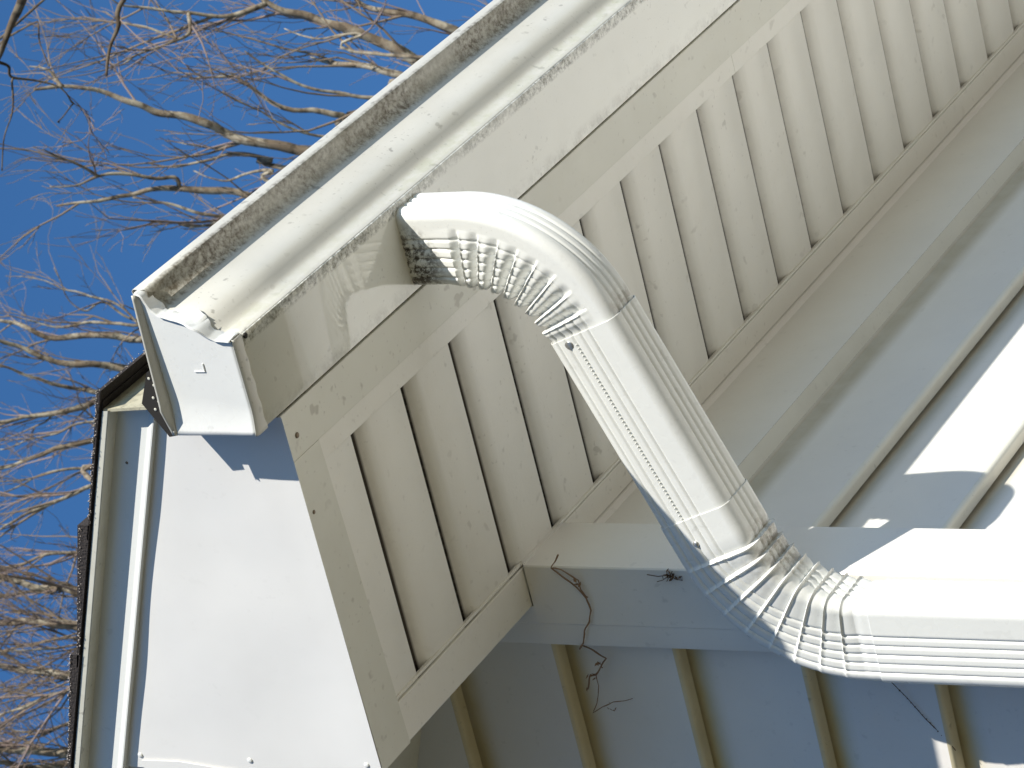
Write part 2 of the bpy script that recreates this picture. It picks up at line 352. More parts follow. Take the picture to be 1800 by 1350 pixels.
# --- soffit boards
P_ = [(-0.60, 0.0)]
for i in range(0, 71):
    P_ += [(i - 0.012, 0.0), (i, 0.012), (i + 0.004, 0.17), (i + 0.09, 0.165), (i + 0.15, 0.115), (i + 0.22, 0.052), (i + 0.30, 0.012), (i + 0.36, 0.0)]
P_.append((71.0, 0.0))
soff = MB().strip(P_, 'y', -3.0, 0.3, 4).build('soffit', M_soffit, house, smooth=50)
rng = random.Random(4)
for i in range(1, 26, 2):
    pf = MB()
    y = -2.62
    while y < 0.0:
        l = 0.07 + rng.random() * 0.03
        pf.poly([(i + 0.12, y, 0.139), (i + 0.12, y + l, 0.139), (i + 0.166, y + l, 0.096), (i + 0.166, y, 0.096)])
        y += 0.13
    pf.build('vent_slots', M_dark, soff, fix=False)
# --- flat covers round the soffit
MB().box((-1.055, -3.415, -0.045), (XE, -2.93, -0.012)).build('eave_cover', M_frame, house, bevel=0.008)
c = MB()
for k in range(0, 8):
    c.box((-0.56 + k * 9.6 + (0.003 if k else 0), -2.927, -0.026), (-0.56 + (k + 1) * 9.6, -2.70, -0.004))
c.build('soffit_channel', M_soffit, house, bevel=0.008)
MB().poly([(-1.055, -2.927, -0.03), (-0.57, -2.927, -0.03), (-0.47, 0.46, -0.03), (-1.02, 0.46, -0.03)]).build('rake_side_cover', M_frame, house, solid=0.02)
# --- trim strip along the top of the wall, running on past the corner
tr = MB()
tr.prism([(0.0, -0.035), (0.44, -0.035), (0.44, 0.0), (0.0, 0.0)], 'x', -0.50, 2.222)
tr.prism([(0.0, -0.035), (0.30, -0.035), (0.30, -0.005), (0.0, -0.005)], 'x', 2.224, XE)
tr.prism([(-0.045, -0.018), (-0.012, -0.018), (-0.012, 0.03), (-0.045, 0.03)], 'x', -0.50, 2.222)
tr.prism([(-0.035, -0.025), (-0.004, -0.025), (-0.004, 0.03), (-0.035, 0.03)], 'x', 2.224, XE)
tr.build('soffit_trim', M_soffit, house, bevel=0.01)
MB().prism([(0.305, -0.06), (0.335, -0.13), (0.37, -0.13), (0.37, 0.0), (0.305, 0.0)], 'x', 3.2, XE).build('siding_channel', M_post, house, bevel=0.008)
# --- fascia boards
MB().box((-1.05, -3.41, -0.01), (XE, -3.25, 1.25)).build('fascia', M_wood, house)
# --- side wall and gable wall siding
def courses(zs, D, rr=0.02):
    """profile (offset outwards, z) from top to bottom"""
    pr = []
    for k in range(len(zs) - 1):
        zt, zb = zs[k], zs[k + 1]
        pr += [(0.0, zt - 0.002), (0.012, zt - 0.10), (D - 0.01, zb + 0.05), (D, zb + 0.02)]
    return pr
def siding(zs, D, place, name, mface, mbutt, parent):
    f = MB(); b = MB()
    for k in range(len(zs) - 1):
        zt, zb = zs[k], zs[k + 1]
        crease = (k == 0 and name == 'side_wall'); aft = (k == 1 and name == 'side_wall')
        top = [(0.0, zt + 0.06), (0.0, zt - 0.05), (0.012, zt - 0.12), (0.035, zt - 0.19), (0.058, zt - 0.27), (0.075, zt - 0.38)]
        if aft: top = [(0.03, zt - 0.085), (0.0, zt - 0.11), (-0.01, zt - 0.17), (0.0, zt - 0.25), (0.022, zt - 0.34), (0.05, zt - 0.43), (0.07, zt - 0.52)]
        pr = top + ([(D, zb + 0.01), (D, zb - 0.002)] if crease else [(D - 0.005, zb + 0.07), (D, zb + 0.05)])
        place(f, pr)
        if crease: place(b, [(D - 0.001, zb - 0.003), (0.03, zb - 0.084)])
        if not crease:
            rb_ = 0.055; place(b, [(D - rb_ + rb_ * math.cos(a_), zb + 0.05 + 0.06 * math.sin(a_)) for a_ in [-math.pi / 2 * q / 5 for q in range(6)]] + [(0.05, zb - 0.012), (0.035, zb + 0.03)])
    w = f.build(name, mface, parent, smooth=32)
    b.build('butt_edge', mbutt, w, smooth=40)
    return w
zs = [0.19, -1.27, -2.74, -4.19] + [-4.19 - 1.45 * k for k in range(1, 25)]
siding(zs, 0.20, lambda m_, pr: m_.strip([(0.40 - o, z) for o, z in pr], 'x', 3.12, XE), 'side_wall', M_siding, M_buttc, house)
zg = [1.36, -0.07, -1.50, -2.93, -4.36] + [-4.36 - 1.43 * k for k in range(1, 25)]
siding(zg, 0.21, lambda m_, pr: m_.strip([(2.60 - o, z) for o, z in pr], 'y', 0.86, YE), 'gable_wall', M_sidingg, M_butt, house)
zt_ = [1.36 + 1.43 * k for k in range(0, 11)][::-1]
def gable_top(m_, pr):
    ztop = pr[1][1]
    y0 = max(0.5, (ztop - 1.0) / SL); m_.strip([(2.60 - o, z) for o, z in pr], 'y', y0 - 3.4, YE - y0 + 3.4)
siding(zt_, 0.21, gable_top, 'gable_peak', M_sidingg, M_butt, house)
# --- corner post
cp = MB()
cp.strip([(2.55, 0.905), (2.229, 0.905), (2.225, 0.895), (2.225, 0.66), (2.213, 0.645), (2.213, -0.015), (2.228, -0.03), (3.15, -0.03), (3.165, -0.015), (3.165, 0.40)], 'x', 0, 1)
v2 = []
for (t, a, b) in cp.v: v2.append((a, b, -0.05 if t < 0.5 else ZG))
# the post's head is cut to slip over the trim
cp.v = v2
cp.build('corner_post', M_post, house, smooth=30)
MB().strip([(2.55, 0.903), (2.231, 0.903), (2.227, 0.893), (2.227, 0.66), (2.217, 0.645), (2.217, 0.452), (2.55, 0.452)], 'x', 0, 1).v
pu = MB().strip([(2.55, 0.903), (2.231, 0.903), (2.227, 0.893), (2.227, 0.66), (2.217, 0.645), (2.217, 0.452), (2.55, 0.452)], 'x', 0, 1)
pu.v = [(a, b, -0.06 if t < 0.5 else 1.19) for (t, a, b) in pu.v]
pu.build('corner_post', M_post, house, smooth=30)
pc = MB()
pc.poly([(2.216, -0.034, -0.051), (2.30, -0.034, 0.012), (2.55, -0.034, 0.02), (2.9, -0.034, 0.0), (3.12, -0.034, -0.051)])
pc.build('post_head', M_post, house, solid=0.01)
# other two walls and the roof, so the house is whole
bw = MB(); bw.box((3.2, YE - 0.3, ZG), (XE, YE, 0)); bw.box((XE - 0.3, 0.5, ZG), (XE, YE - 0.31, 0))
bw.build('rear_wall', M_siding, house)
# --- eave return: bulging coil sheet on the gable face
def ztop(y): return 1.55 + SL * (y + 3.41)
rt = MB()
NY, NZ = 60, 26
def bul(y, z):
    n_ = noise.noise(Vector((y * 0.55, z * 0.8, 3.1))) * 0.026 + noise.noise(Vector((y * 1.3, z * 0.5, 8.0))) * 0.012
    e = min(1, max(0, z) / 0.35)
    g_ = min(1, max(0, z) / (1.25 + SL * (y + 3.4))); g_ = g_ * g_ * (3 - 2 * g_)
    return -1.062 + n_ * e - 0.062 * g_
base = len(rt.v)
for i in range(NY + 1):
    y = -3.41 + (0.50 + 3.41) * i / NY
    for j in range(NZ + 1):
        z = -0.055 + (ztop(y) + 0.055) * j / NZ
        x = bul(y, z) if j else -1.06
        rt.v.append((x + 0.06 * 0 , y, z))
for i in range(NY):
    for j in range(NZ):
        a = i * (NZ + 1) + j; rt.f.append([a, a + 1, a + NZ + 2, a + NZ + 1])
# body behind the sheet
ret = rt.build('eave_return', M_coil, house, smooth=60)
MB().box((-1.03, -3.40, -0.005), (-0.9, 0.44, 1.2)).build('return_frame', M_coil, house)
MB().prism([(-1.02, -0.03), (2.21, -0.03), (2.21, 1.25), (-1.02, 1.25)], 'y', 0.42, 0.445).build('return_back', M_coil, house)
# lower rake board and sloping rake soffit beyond the return
rb = MB()
rb.poly([(-1.035, 0.40, 1.15), (-1.035, YE / 2, 1.15 + SL * (YE/2 - 0.4)), (-1.035, YE / 2, ztop(YE / 2)), (-1.035, 0.40, ztop(0.4))])
rb.poly([(-1.035, YE + 3, 0), (-1.035, YE / 2, 1.15 + SL * (YE/2 - 0.4)), (-1.035, YE / 2, ztop(YE / 2)), (-1.035, YE + 3, ztop(-3))])
rb.build('rake_board', M_coil, house, solid=0.02)
rs = MB()
rs.poly([(-1.03, 0.45, 1.21), (2.62, 0.45, 1.21), (2.62, YE/2, 1.21 + SL*(YE/2-0.45)), (-1.03, YE/2, 1.21 + SL*(YE/2-0.45))])
rs.build('rake_soffit', M_frame, house, solid=0.02)
# nails in the return
for y, z in ((0.355, 2.757), (0.36, 1.444), (0.363, 0.10)):
    MB().blob((bul(y, z) - 0.004, y, z), 0.03, (0.35, 1, 1)).build('nail', M_rake, ret, smooth=180)
# upper sheet overlapping the lower one (a thin raised lip)
lp = MB()
pts = [(2.75, 0.405), (2.3, 0.40), (1.9, 0.45), (1.4, 0.50), (0.9, 0.51)]
for a, b in zip(pts, pts[1:]):
    lp.poly([(bul(a[1], a[0]) - 0.014, a[1], a[0]), (bul(b[1], b[0]) - 0.014, b[1], b[0]), (bul(b[1], b[0]) - 0.01, b[1] + 0.6, b[0]), (bul(a[1], a[0]) - 0.01, a[1] + 0.6, a[0])])
lp.build('sheet_lap', M_coil, ret, solid=0.008)
# --- rake fascia strip, drip edge, shingles
def sheared(prof, y0, y1, n=1):
    """prof (x, z at y=-2.8) follows the roof slope"""
    m_ = MB(); k = len(prof)
    for i in range(n + 1):
        y = y0 + (y1 - y0) * i / n
        for x, z in prof:
            m_.v.append((x + (0.085 if x < -1.1 else 0), y, z + 0.045 + SL * (y + 2.8)))
    for i in range(n):
        for j in range(k - 1): m_.f.append([i*k + j, i*k + j + 1, (i+1)*k + j + 1, (i+1)*k + j])
    return m_
RY = YE / 2
rf = sheared([(-1.05, 1.535), (-1.26, 1.522), (-1.284, 1.526), (-1.284, 1.545), (-1.252, 1.60), (-1.25, 1.62), (-1.25, 1.985)], -3.56, RY)
rft = rf.build('rake_trim', M_rake, house, smooth=30)
MB().blob((-1.167, -2.98, 1.785), 0.016, (0.5, 1, 1)).build('nail', M_screw, rft, smooth=180)
de = sheared([(-1.251, 1.975), (-1.405, 1.985), (-1.418, 1.975), (-1.425, 1.985), (-1.425, 2.045), (-1.40, 2.07), (-0.6, 2.08)], -3.62, RY)
de.build('drip_edge', M_drip, house, smooth=30)
ed = MB().prism([(-3.66, 1.10), (-3.63, 1.10), (-3.60, 1.745), (-3.63, 1.745)], 'x', -1.32, XE)
ed.build('eave_drip_edge', M_wood, house)
roof = MB()
zr = lambda y: 2.10 + SL * (y + 2.8)
roof.prism([(-3.72, zr(-3.72)), (RY, zr(RY)), (RY, zr(RY) + 0.02), (-3.72, zr(-3.72) + 0.02)], 'x', -1.33, XE + 1)
roof.prism([(YE + 3.72, zr(-3.72)), (RY, zr(RY)), (RY, zr(RY) + 0.02), (YE + 3.72, zr(-3.72) + 0.02)], 'x', -1.33, XE + 1)
rfo = roof.build('roof', M_shingle, house)
rng = random.Random(9)
sh = MB(); k = 0; y = -3.84
while y < RY:
    nx = 80
    lift = 0.04 if k == 0 else 0.125
    for j in range(24 if k > 8 else 60):
        wdt = 0.9 if k <= 8 else (XE + 2) / 24
        nb = 60 if k <= 8 else 24
        x0 = -1.363 + (XE + 2.5) * (j / nb) ** 1.0; x1 = -1.363 + (XE + 2.5) * ((j + 1) / nb)
        e = rng.uniform(-0.012, 0.012)
        th = lift + rng.uniform(-0.01, 0.02)
        y1 = y + 1.6
        sh.v += [(x0, y + e, zr(y) + 0.018), (x1, y + e, zr(y) + 0.018), (x1, y + e, zr(y) + 0.02 + th), (x0, y + e, zr(y) + 0.02 + th),
                 (x0, y1, zr(y1) + 0.025), (x1, y1, zr(y1) + 0.025), (x1, y1, zr(y1) + 0.04), (x0, y1, zr(y1) + 0.04)]
        i = len(sh.v) - 8
        for q in ((0,1,2,3),(0,3,7,4),(1,5,6,2),(3,2,6,7),(0,4,5,1)): sh.f.append([i + a for a in q])
    y += 1.45; k += 1
sh.build('shingle', M_shingle, rfo, fix=False)
# granules catching the light along the shingle ends
gr = MB(); rng = random.Random(2)
for i in range(420):
    y = rng.uniform(-3.84, 2.5); k = math.floor((y + 3.84) / 1.45); f = (y + 3.84) / 1.45 - k
    zz = zr(y) + 0.022 + (0.05 if k == 0 else 0.125) * (1 - f) + 0.018 * f + rng.uniform(-0.03, 0.008)
    gr.blob((-1.367 + rng.uniform(-0.008, 0.01), y, zz), rng.uniform(0.003, 0.008))
for i in range(120):
    gr.blob((rng.uniform(-1.5, 1.5), -3.845 + rng.uniform(-0.01, 0.01), zr(-3.84) + rng.uniform(0.01, 0.08)), rng.uniform(0.003, 0.008))
M_gran = mat('granules', (0.42, 0.37, 0.34), 0.6)
tag(gr.build('granule', M_gran, rfo, fix=False), kind='stuff')
# screw and nail in the flat covers
MB().blob((-0.889, -3.137, -0.048), 0.03, (1, 1, 0.5)).build('screw', M_screw, house, smooth=180)
MB().blob((-0.955, -2.36, -0.042), 0.022, (1, 1, 0.5)).build('nail', M_screw, house, smooth=180)

# ------------------------------------------------------------------ gutter
gut = empty('rain_gutter', (-1.43, -3.44, -0.06), 'white ogee metal rain gutter with crimped end cap along the eave', 'gutter')
front = [(-4.372, -0.055), (-4.385, -0.04), (-4.395, 0.02), (-4.40, 0.105), (-4.42, 0.14)]
# cyma between the bottom step and the lip
cy = [(-4.44, 0.165), (-4.485, 0.20), (-4.53, 0.24), (-4.568, 0.30), (-4.592, 0.37), (-4.608, 0.45), (-4.622, 0.53), (-4.642, 0.61), (-4.665, 0.672), (-4.70, 0.72), (-4.75, 0.752), (-4.81, 0.765), (-4.875, 0.77), (-4.892, 0.78), (-4.90, 0.80), (-4.90, 0.915), (-4.885, 0.93), (-4.80, 0.925), (-4.78, 0.90)]
GX = XE + 1
tg = MB().strip([(-4.376, -0.052)] + front[1:] + cy, 'x', -1.41, GX, 60)
body = tg.build('trough_front', M_gutter, gut, smooth=35, solid=0.006)
MB().strip([(-4.38, -0.046), (-4.372, -0.06), (-4.30, -0.063), (-3.55, -0.063), (-3.458, -0.06), (-3.448, -0.045), (-3.446, 0.95)], 'x', -1.41, GX, 40).build('trough_base', M_gbottom, gut, smooth=35, solid=0.006)
# end cap: plate with a flared back edge, a rim all round and a folded top
outl = [(-4.385, -0.05), (-4.40, 0.105), (-4.44, 0.17), (-4.53, 0.245), (-4.59, 0.37), (-4.62, 0.54), (-4.665, 0.68), (-4.72, 0.74), (-4.80, 0.78), (-4.86, 0.80), (-4.885, 0.86)]
def resamp(pts, n):
    P = [Vector(q) for q in pts]; L_ = [0]
    for a, b in zip(P, P[1:]): L_.append(L_[-1] + (b - a).length)
    out = []
    for i in range(n):
        t = L_[-1] * i / (n - 1)
        k = max(j for j in range(len(L_)) if L_[j] <= t + 1e-9); k = min(k, len(P) - 2)
        out.append(P[k].lerp(P[k + 1], (t - L_[k]) / (L_[k + 1] - L_[k])))
    return out
O = resamp(outl, 30)
cap = MB(); nc = 26
for q in O:
    for j in range(nc + 1):
        s_ = j / nc; y = q.x + (-3.445 - q.x) * s_; zb = q.y
        x = -1.45 - 0.045 * max(0, (s_ - 0.70) / 0.3) ** 1.8
        x -= 0.012 * math.sin(min(1, s_ / 0.15) * math.pi / 2) * 0
        cap.v.append((x, y, zb))
for i in range(len(O) - 1):
    for j in range(nc):
        a = i * (nc + 1) + j; cap.f.append([a, a + 1, a + nc + 2, a + nc + 1])
capo = cap.build('end_cap', M_cap, gut, smooth=40, solid=0.006)
# front rim of the cap, crimped over the gutter edge: wavy
rim = MB(); rng = random.Random(5)
RO = resamp(outl, 60); rows = []
for k, q in enumerate(RO):
    t = k / 59
    wv = 0.030 * math.sin(t * 17 + 0.5) + 0.018 * math.sin(t * 41 + 1.0)
    bulge = 0.024 + 0.10 * math.exp(-((t - 0.36) / 0.12) ** 2)
    x_in = -1.475 - bulge * 0.6; x_out = -1.33 + wv * 0.7 * (1.0 if t < 0.93 else 0.3) + 0.05 * math.exp(-((t - 0.45) / 0.12) ** 2)
    d = (RO[min(k + 1, 59)] - RO[max(k - 1, 0)]).normalized(); nrm = Vector((-abs(d.y), -abs(d.x) if d.y > 0 else -abs(d.x)))
    nrm = Vector((-d.y, d.x)); 
    if nrm.x > 0: nrm = -nrm
    def at(o): return q + nrm * o
    a, b, c_, e_ = at(-0.012), at(0.022 + bulge * 0.2), at(0.03 + bulge * 0.25 + 0.012 * math.sin(t * 29)), at(0.012)
    w1 = 0.012 * math.sin(t * 23 + 2); lf_ = 0.02 if 0.35 < t < 0.55 else 0.0
    rows.append([(-1.452, at(-0.01).x, at(-0.01).y), (x_in, at(0.004).x, at(0.004).y), (x_in + 0.006, at(0.016).x, at(0.016).y), ((x_in + x_out) / 2, at(0.02 + w1 * .5).x, at(0.02 + w1 * .5).y), (x_out - 0.012, at(0.017 + lf_).x, at(0.017 + lf_).y), (x_out, at(0.008 + lf_).x, at(0.008 + lf_).y)])
for r in rows: rim.v += r
for k in range(59):
    for j in range(5): rim.f.append([k*6 + j, k*6 + j + 1, (k+1)*6 + j + 1, (k+1)*6 + j])
rim.build('cap_rim', M_cap, capo, smooth=38, solid=0.008)
# rim along the bottom
rim2 = MB()
for k in range(31):
    y = -4.40 + (4.40 - 3.44) * k / 30; fl = -0.045 * max(0, (k / 30 - 0.70) / 0.3) ** 1.8
    rim2.v += [(-1.45 + fl, y, -0.045), (-1.465 + fl, y, -0.06), (-1.45 + fl * 0.6, y, -0.078), (-1.33 + 0.008 * math.sin(k * 0.9), y, -0.076), (-1.325 + 0.008 * math.sin(k * 0.9), y, -0.065)]
for k in range(30):
    for j in range(4): rim2.f.append([k*5 + j, k*5 + j + 1, (k+1)*5 + j + 1, (k+1)*5 + j])
rim2.build('cap_rim', M_gutter, capo, smooth=60, solid=0.005)
# folded top of the cap: flange turned outwards
tp = MB()
for k in range(31):
    s_ = k / 30; y = -4.885 + (4.885 - 3.45) * s_; o = (0.05 + 0.09 * s_) * min(1, max(0.03, (1 - s_) * 5))
    z0 = 0.845; fl = -0.045 * max(0, (s_ - 0.70) / 0.3) ** 1.8
    tp.v += [(-1.452 + fl, y, z0 - 0.015), (-1.475 + fl, y, z0 - 0.002), (-1.452 - o + fl, y, z0 + 0.012), (-1.462 - o + fl, y, z0 + 0.028)]
for k in range(30):
    for j in range(3): tp.f.append([k*4 + j, k*4 + j + 1, (k+1)*4 + j + 1, (k+1)*4 + j])
tp.build('cap_top_fold', M_gutter, capo, smooth=60, solid=0.008)
# pressed corner mark on the cap
pm = MB(); pm.box((-1.464, -4.09, 0.335), (-1.448, -4.076, 0.455)); pm.box((-1.464, -4.165, 0.335), (-1.448, -4.0901, 0.349))
pm.build('pressed_mark', M_cap, capo, bevel=0.005)
sc_ = MB().blob((-1.42 + 0.14, -4.36, -0.085), 0.03, (1, 1, 0.6)); sc_.build('sealant_drop', M_dark, capo, smooth=180)
# leaf guard strip, its perforated end showing behind the cap
lg = MB(); hl = MB()
gq = [(-1.30, -4.05, 1.10), (-1.30, -3.93, 1.17), (-1.30, -3.46, 1.22), (-1.30, -3.45, 1.00), (-1.30, -4.05, 1.0)]
lg.poly(gq)
guard = empty('leaf_guard', (-1.3, -3.9, 1.0), 'dark perforated leaf guard strip poking out behind the gutter end cap', 'gutter guard')
lgs = MB(); lgs.poly([(-1.418, -4.09, 0.95), (-1.418, -4.06, 1.03), (-1.418, -3.74, 1.19), (-1.418, -3.39, 0.985), (-1.418, -3.41, 0.86)]); lgs.poly([(-1.41, -4.09, 0.95), (4, -4.09, 0.95), (4, -3.70, 1.02), (-1.41, -3.70, 1.02)])
plate = lgs.build('guard_plate', M_dark, guard, solid=0.01, fix=False)
M_hole = mat('hole_daylight', (0.62, 0.60, 0.50), 0.5)  # pale dots stand in for daylight showing through the holes
for y_, z_ in ((-4.0, 1.02), (-3.93, 0.985), (-3.80, 1.035), (-3.76, 0.985), (-3.68, 1.05), (-3.64, 0.97)):
    MB().blob((-1.427, y_, z_), 0.016, (0.3, 1, 1)).build('punched_hole', M_hole, plate, smooth=180)

# ------------------------------------------------------------------ downspout
ds = empty('downspout', (1.84, 0.40, ZG), 'white corrugated metal downspout with two crimped elbows from gutter to corner post', 'downspout')
XC = 1.84; HA = 0.285; HB = 0.42
def section(n_long=64, n_short=40, n_c=10, grow=0.0, rib=0.016):
    """closed section: list of (a, b, na, nb) ; a across x, b towards the house"""
    ha, hb, r = HA + grow, HB + grow, 0.105
    out = []
    def add(a, b, na, nb, g): out.append((a - na * g, b - nb * g, na, nb))
    def g_long(b):
        s_ = 0
        for c0 in (-0.10, 0.0, 0.10, 0.20, 0.30): s_ += math.exp(-((b - c0) / 0.013) ** 2)
        return rib * min(1, s_)
    def g_short(a):
        s_ = 0
        for c0 in (-0.10, 0.0, 0.10): s_ += math.exp(-((a - c0) / 0.016) ** 2)
        return rib * min(1, s_)
    def side_long(sgn, rev):
        for i in range(n_long):
            t = i / n_long; b = -hb + r + (2*hb - 2*r) * (1 - t if rev else t); add(sgn * ha, b, sgn, 0, g_long(b))
    def side_short(sgn, rev):
        for i in range(n_short):
            t = i / n_short; a = -ha + r + (2*ha - 2*r) * (1 - t if rev else t); add(a, sgn * hb, 0, sgn, g_short(a))
    def corner(cx, cy, a0):
        for i in range(n_c):
            an = a0 + math.pi / 2 * i / n_c; add(cx + r * math.cos(an), cy + r * math.sin(an), math.cos(an), math.sin(an), 0)
    side_long(1, False); corner(ha - r, hb - r, 0)
    side_short(1, True); corner(-(ha - r), hb - r, math.pi / 2)
    side_long(-1, True); corner(-(ha - r), -(hb - r), math.pi)
    side_short(-1, False); corner(ha - r, -(hb - r), 1.5 * math.pi)
    return out
def sweep(path, sec_fn, mod=None):
    """path: list of (y, z, tangent angle phi, s): tangent=(sin phi, -cos phi) in (y,z); b axis = (cos phi, sin phi)"""
    m_ = MB(); sec = sec_fn; n = len(sec)
    for (y, z, ph, s_) in path:
        cb, sb = math.cos(ph), math.sin(ph)
        for k, (a, b, na, nb) in enumerate(sec):
            d = mod(s_, a, b, k) if mod else 0.0
            aa, bb = a + na * d, b + nb * d
            m_.v.append((XC + aa, y + bb * cb, z + bb * sb))
    for i in range(len(path) - 1):
        for k in range(n):
            k2 = (k + 1) % n; m_.f.append([i*n + k, i*n + k2, (i+1)*n + k2, (i+1)*n + k])
    return m_
PH = math.radians(70.05)
def straight(p0, p1, ph, n):
    L_ = math.hypot(p1[0]-p0[0], p1[1]-p0[1]); ts = [0, 0.006 / L_, 0.02 / L_] + [i / n for i in range(1, n)] + [1 - 0.02 / L_, 1 - 0.006 / L_, 1]
    return [(p0[0] + (p1[0]-p0[0])*t, p0[1] + (p1[1]-p0[1])*t, ph, t) for t in ts]
sec0 = section(); sec_in = section(grow=-0.012); sec_out = section(grow=0.010)
# upper elbow
R1 = 1.26; Y1 = -3.90; ZB1 = -0.60
NC = 8; per = 16
pth = [(Y1, 0.30 + (ZB1 - 0.30) * i / 6, 0.0, -1.0) for i in range(6)]
NB = NC * per
for i in range(NB + 1):
    ph = PH * i / NB
    pth.append((Y1 + R1 - R1 * math.cos(ph), ZB1 - R1 * math.sin(ph), ph, i / per))
ye, ze = pth[-1][0], pth[-1][1]; td = (math.sin(PH), -math.cos(PH))
for i in range(1, 6): pth.append((ye + td[0] * 0.05 * i, ze + td[1] * 0.05 * i, PH, -1.0))
def hsh(i): return noise.noise(Vector((i * 3.7, 1.3, 0.5)))
def crimp1(s_, a, b, k):
    if s_ < 0: return 0.0
    u = s_ + 0.5; i = math.floor(u); u -= i
    wgt = min(1, max(0, (b + 0.20 + 0.03 * hsh(i)) / 0.22)) ** 0.8
    edge = noise.noise(Vector((b * 14, a * 14, i * 2.3))) * 0.02
    u = (u + edge) % 1.0
    # pleat: sharp ridge then slow slope down to the next valley
    q = max(0.0, (u - 0.42) / 0.58)
    h = (u / 0.08) if u < 0.08 else 1 - q * q * (3 - 2 * q)
    h += 0.22 * math.exp(-((u - 0.10) / 0.05) ** 2)
    return wgt * (0.076 * h - 0.046)
e1 = sweep(pth, sec_in, crimp1).build('upper_elbow', M_elbow, ds, smooth=40)
# sloping pipe
C1 = (Y1 + R1 - R1 * math.cos(PH), ZB1 - R1 * math.sin(PH))
Y2 = 0.385; R2 = 1.44
# where the sloping line meets the lower vertical line
tC = (Y2 - C1[0]) / td[0]; C2 = (Y2, C1[1] + td[1] * tC)
tan2 = R2 * math.tan(PH / 2)
B2s = (C2[0] - td[0] * tan2, C2[1] - td[1] * tan2)
p_a = (C1[0] + td[0] * 0.08, C1[1] + td[1] * 0.08); p_b = (B2s[0] - td[0] * 0.25, B2s[1] - td[1] * 0.25)
mid = sweep(straight(p_a, p_b, PH, 24), sec0).build('sloping_pipe', M_pipe, ds, smooth=40, solid=0.008)
# lock seam: a row of small slanted pressings
zp = MB(); Ld = math.hypot(p_b[0] - p_a[0], p_b[1] - p_a[1]); n_ = int(Ld / 0.042)
cb, sb = math.cos(PH), math.sin(PH)
for i in range(2, n_ - 1):
    t = i * 0.042; b0, b1 = 0.105, 0.165
    def P3(tt, b, x): return (XC + x, p_a[0] + td[0]*tt + b*cb, p_a[1] + td[1]*tt + b*sb)
    xf = -HA
    q = [P3(t, b0, xf - 0.002), P3(t + 0.022, b1, xf - 0.002), P3(t + 0.036, b1, xf - 0.0045), P3(t + 0.014, b0, xf - 0.0045)]
    q2 = [P3(t + 0.014, b0, xf - 0.0045), P3(t + 0.036, b1, xf - 0.0045), P3(t + 0.044, b1, xf + 0.001), P3(t + 0.022, b0, xf + 0.001)]
    zp.poly(q); zp.poly(q2)
zp.build('lock_seam', M_pipe, mid, fix=False)
# lower elbow
pth = []
cs = (B2s[0] - td[0] * 0.45, B2s[1] - td[1] * 0.45)
for t_ in (0, 0.006, 0.02, 0.1, 0.2, 0.3, 0.4): pth.append((cs[0] + td[0] * t_, cs[1] + td[1] * t_, PH, -1.0))
cy2 = B2s[0] + R2 * math.cos(PH) * 1.0; 
# centre of curvature lies on the -b side
cc = (B2s[0] - R2 * math.cos(PH), B2s[1] - R2 * math.sin(PH))
NC2 = 8; NB = NC2 * per
for i in range(NB + 1):
    ph = PH * (1 - i / NB)
    pth.append((cc[0] + R2 * math.cos(ph), cc[1] + R2 * math.sin(ph), ph, i / per))
for i in range(1, 5): pth.append((pth[-1][0] if i > 1 else Y2, pth[-1][1] - 0.05, 0.0, -1.0))
def crimp2(s_, a, b, k):
    if s_ < 0: return 0.0
    u = s_ + 0.85; i = math.floor(u); u -= i
    wgt = min(1, max(0, (0.40 - b) / 0.55)) ** 0.9; wgt = 0.14 + 0.86 * wgt
    u = (u + noise.noise(Vector((b * 10, a * 10, i * 1.7))) * 0.018) % 1.0
    h = (u / 0.09) if u < 0.09 else (1 - (u - 0.09) / 0.91) ** 0.8
    h = 0.75 * h + 0.45 * math.exp(-((u - 0.10) / 0.055) ** 2) + 0.18 * math.sin(math.pi * u)
    return wgt * (0.049 * h - 0.025)
e2 = sweep(pth, sec_out, crimp2).build('lower_elbow', M_elbow, ds, smooth=40, solid=0.008)
zl = pth[-1][1]
low = sweep(straight((Y2, zl + 0.04), (Y2, ZG + 3), 0.0, 30), section(grow=0.020)).build('lower_pipe', M_pipe, ds, smooth=40, solid=0.008)
MB().blob((XC - HA - 0.012, -0.70, -2.53), 0.035, (0.6, 1, 1)).build('rivet', M_steel, e2, smooth=180)
MB().blob((XC - HA - 0.006, -2.86, -1.66), 0.05, (0.15, 0.9, 1.0)).build('rivet', M_steel, mid, smooth=180)

# ------------------------------------------------------------------ dead vine and debris
vine = empty('dead_vine', (2.3, 0.5, -0.6), 'dry brown vine tendril clinging to the corner post and gable siding', 'vine')
def vt(pts, r, name='stem'):
    P = [Vector(q) for q in pts]; out = []
    for a, b in zip(P, P[1:]):
        for k in range(4):
            q = a.lerp(b, k / 4); out.append(q + Vector((-0.012, 0.012 * noise.noise(q * 9), 0.012 * noise.noise(q * 9 + Vector((5, 5, 5))))))
    out.append(P[-1])
    MB().tube([tuple(q) for q in out], [r * (0.45 + 0.5 * abs(noise.noise(q * 7))) for q in out], 6).build(name, M_vine, vine, smooth=180)
vt([(2.19, -0.19, -0.53), (2.19, -0.102, -0.462), (2.19, -0.032, -0.399), (2.19, -0.017, -0.515), (2.19, 0.054, -0.62), (2.19, 0.102, -0.682), (2.19, 0.212, -0.691), (2.19, 0.31, -0.74)], 0.013)
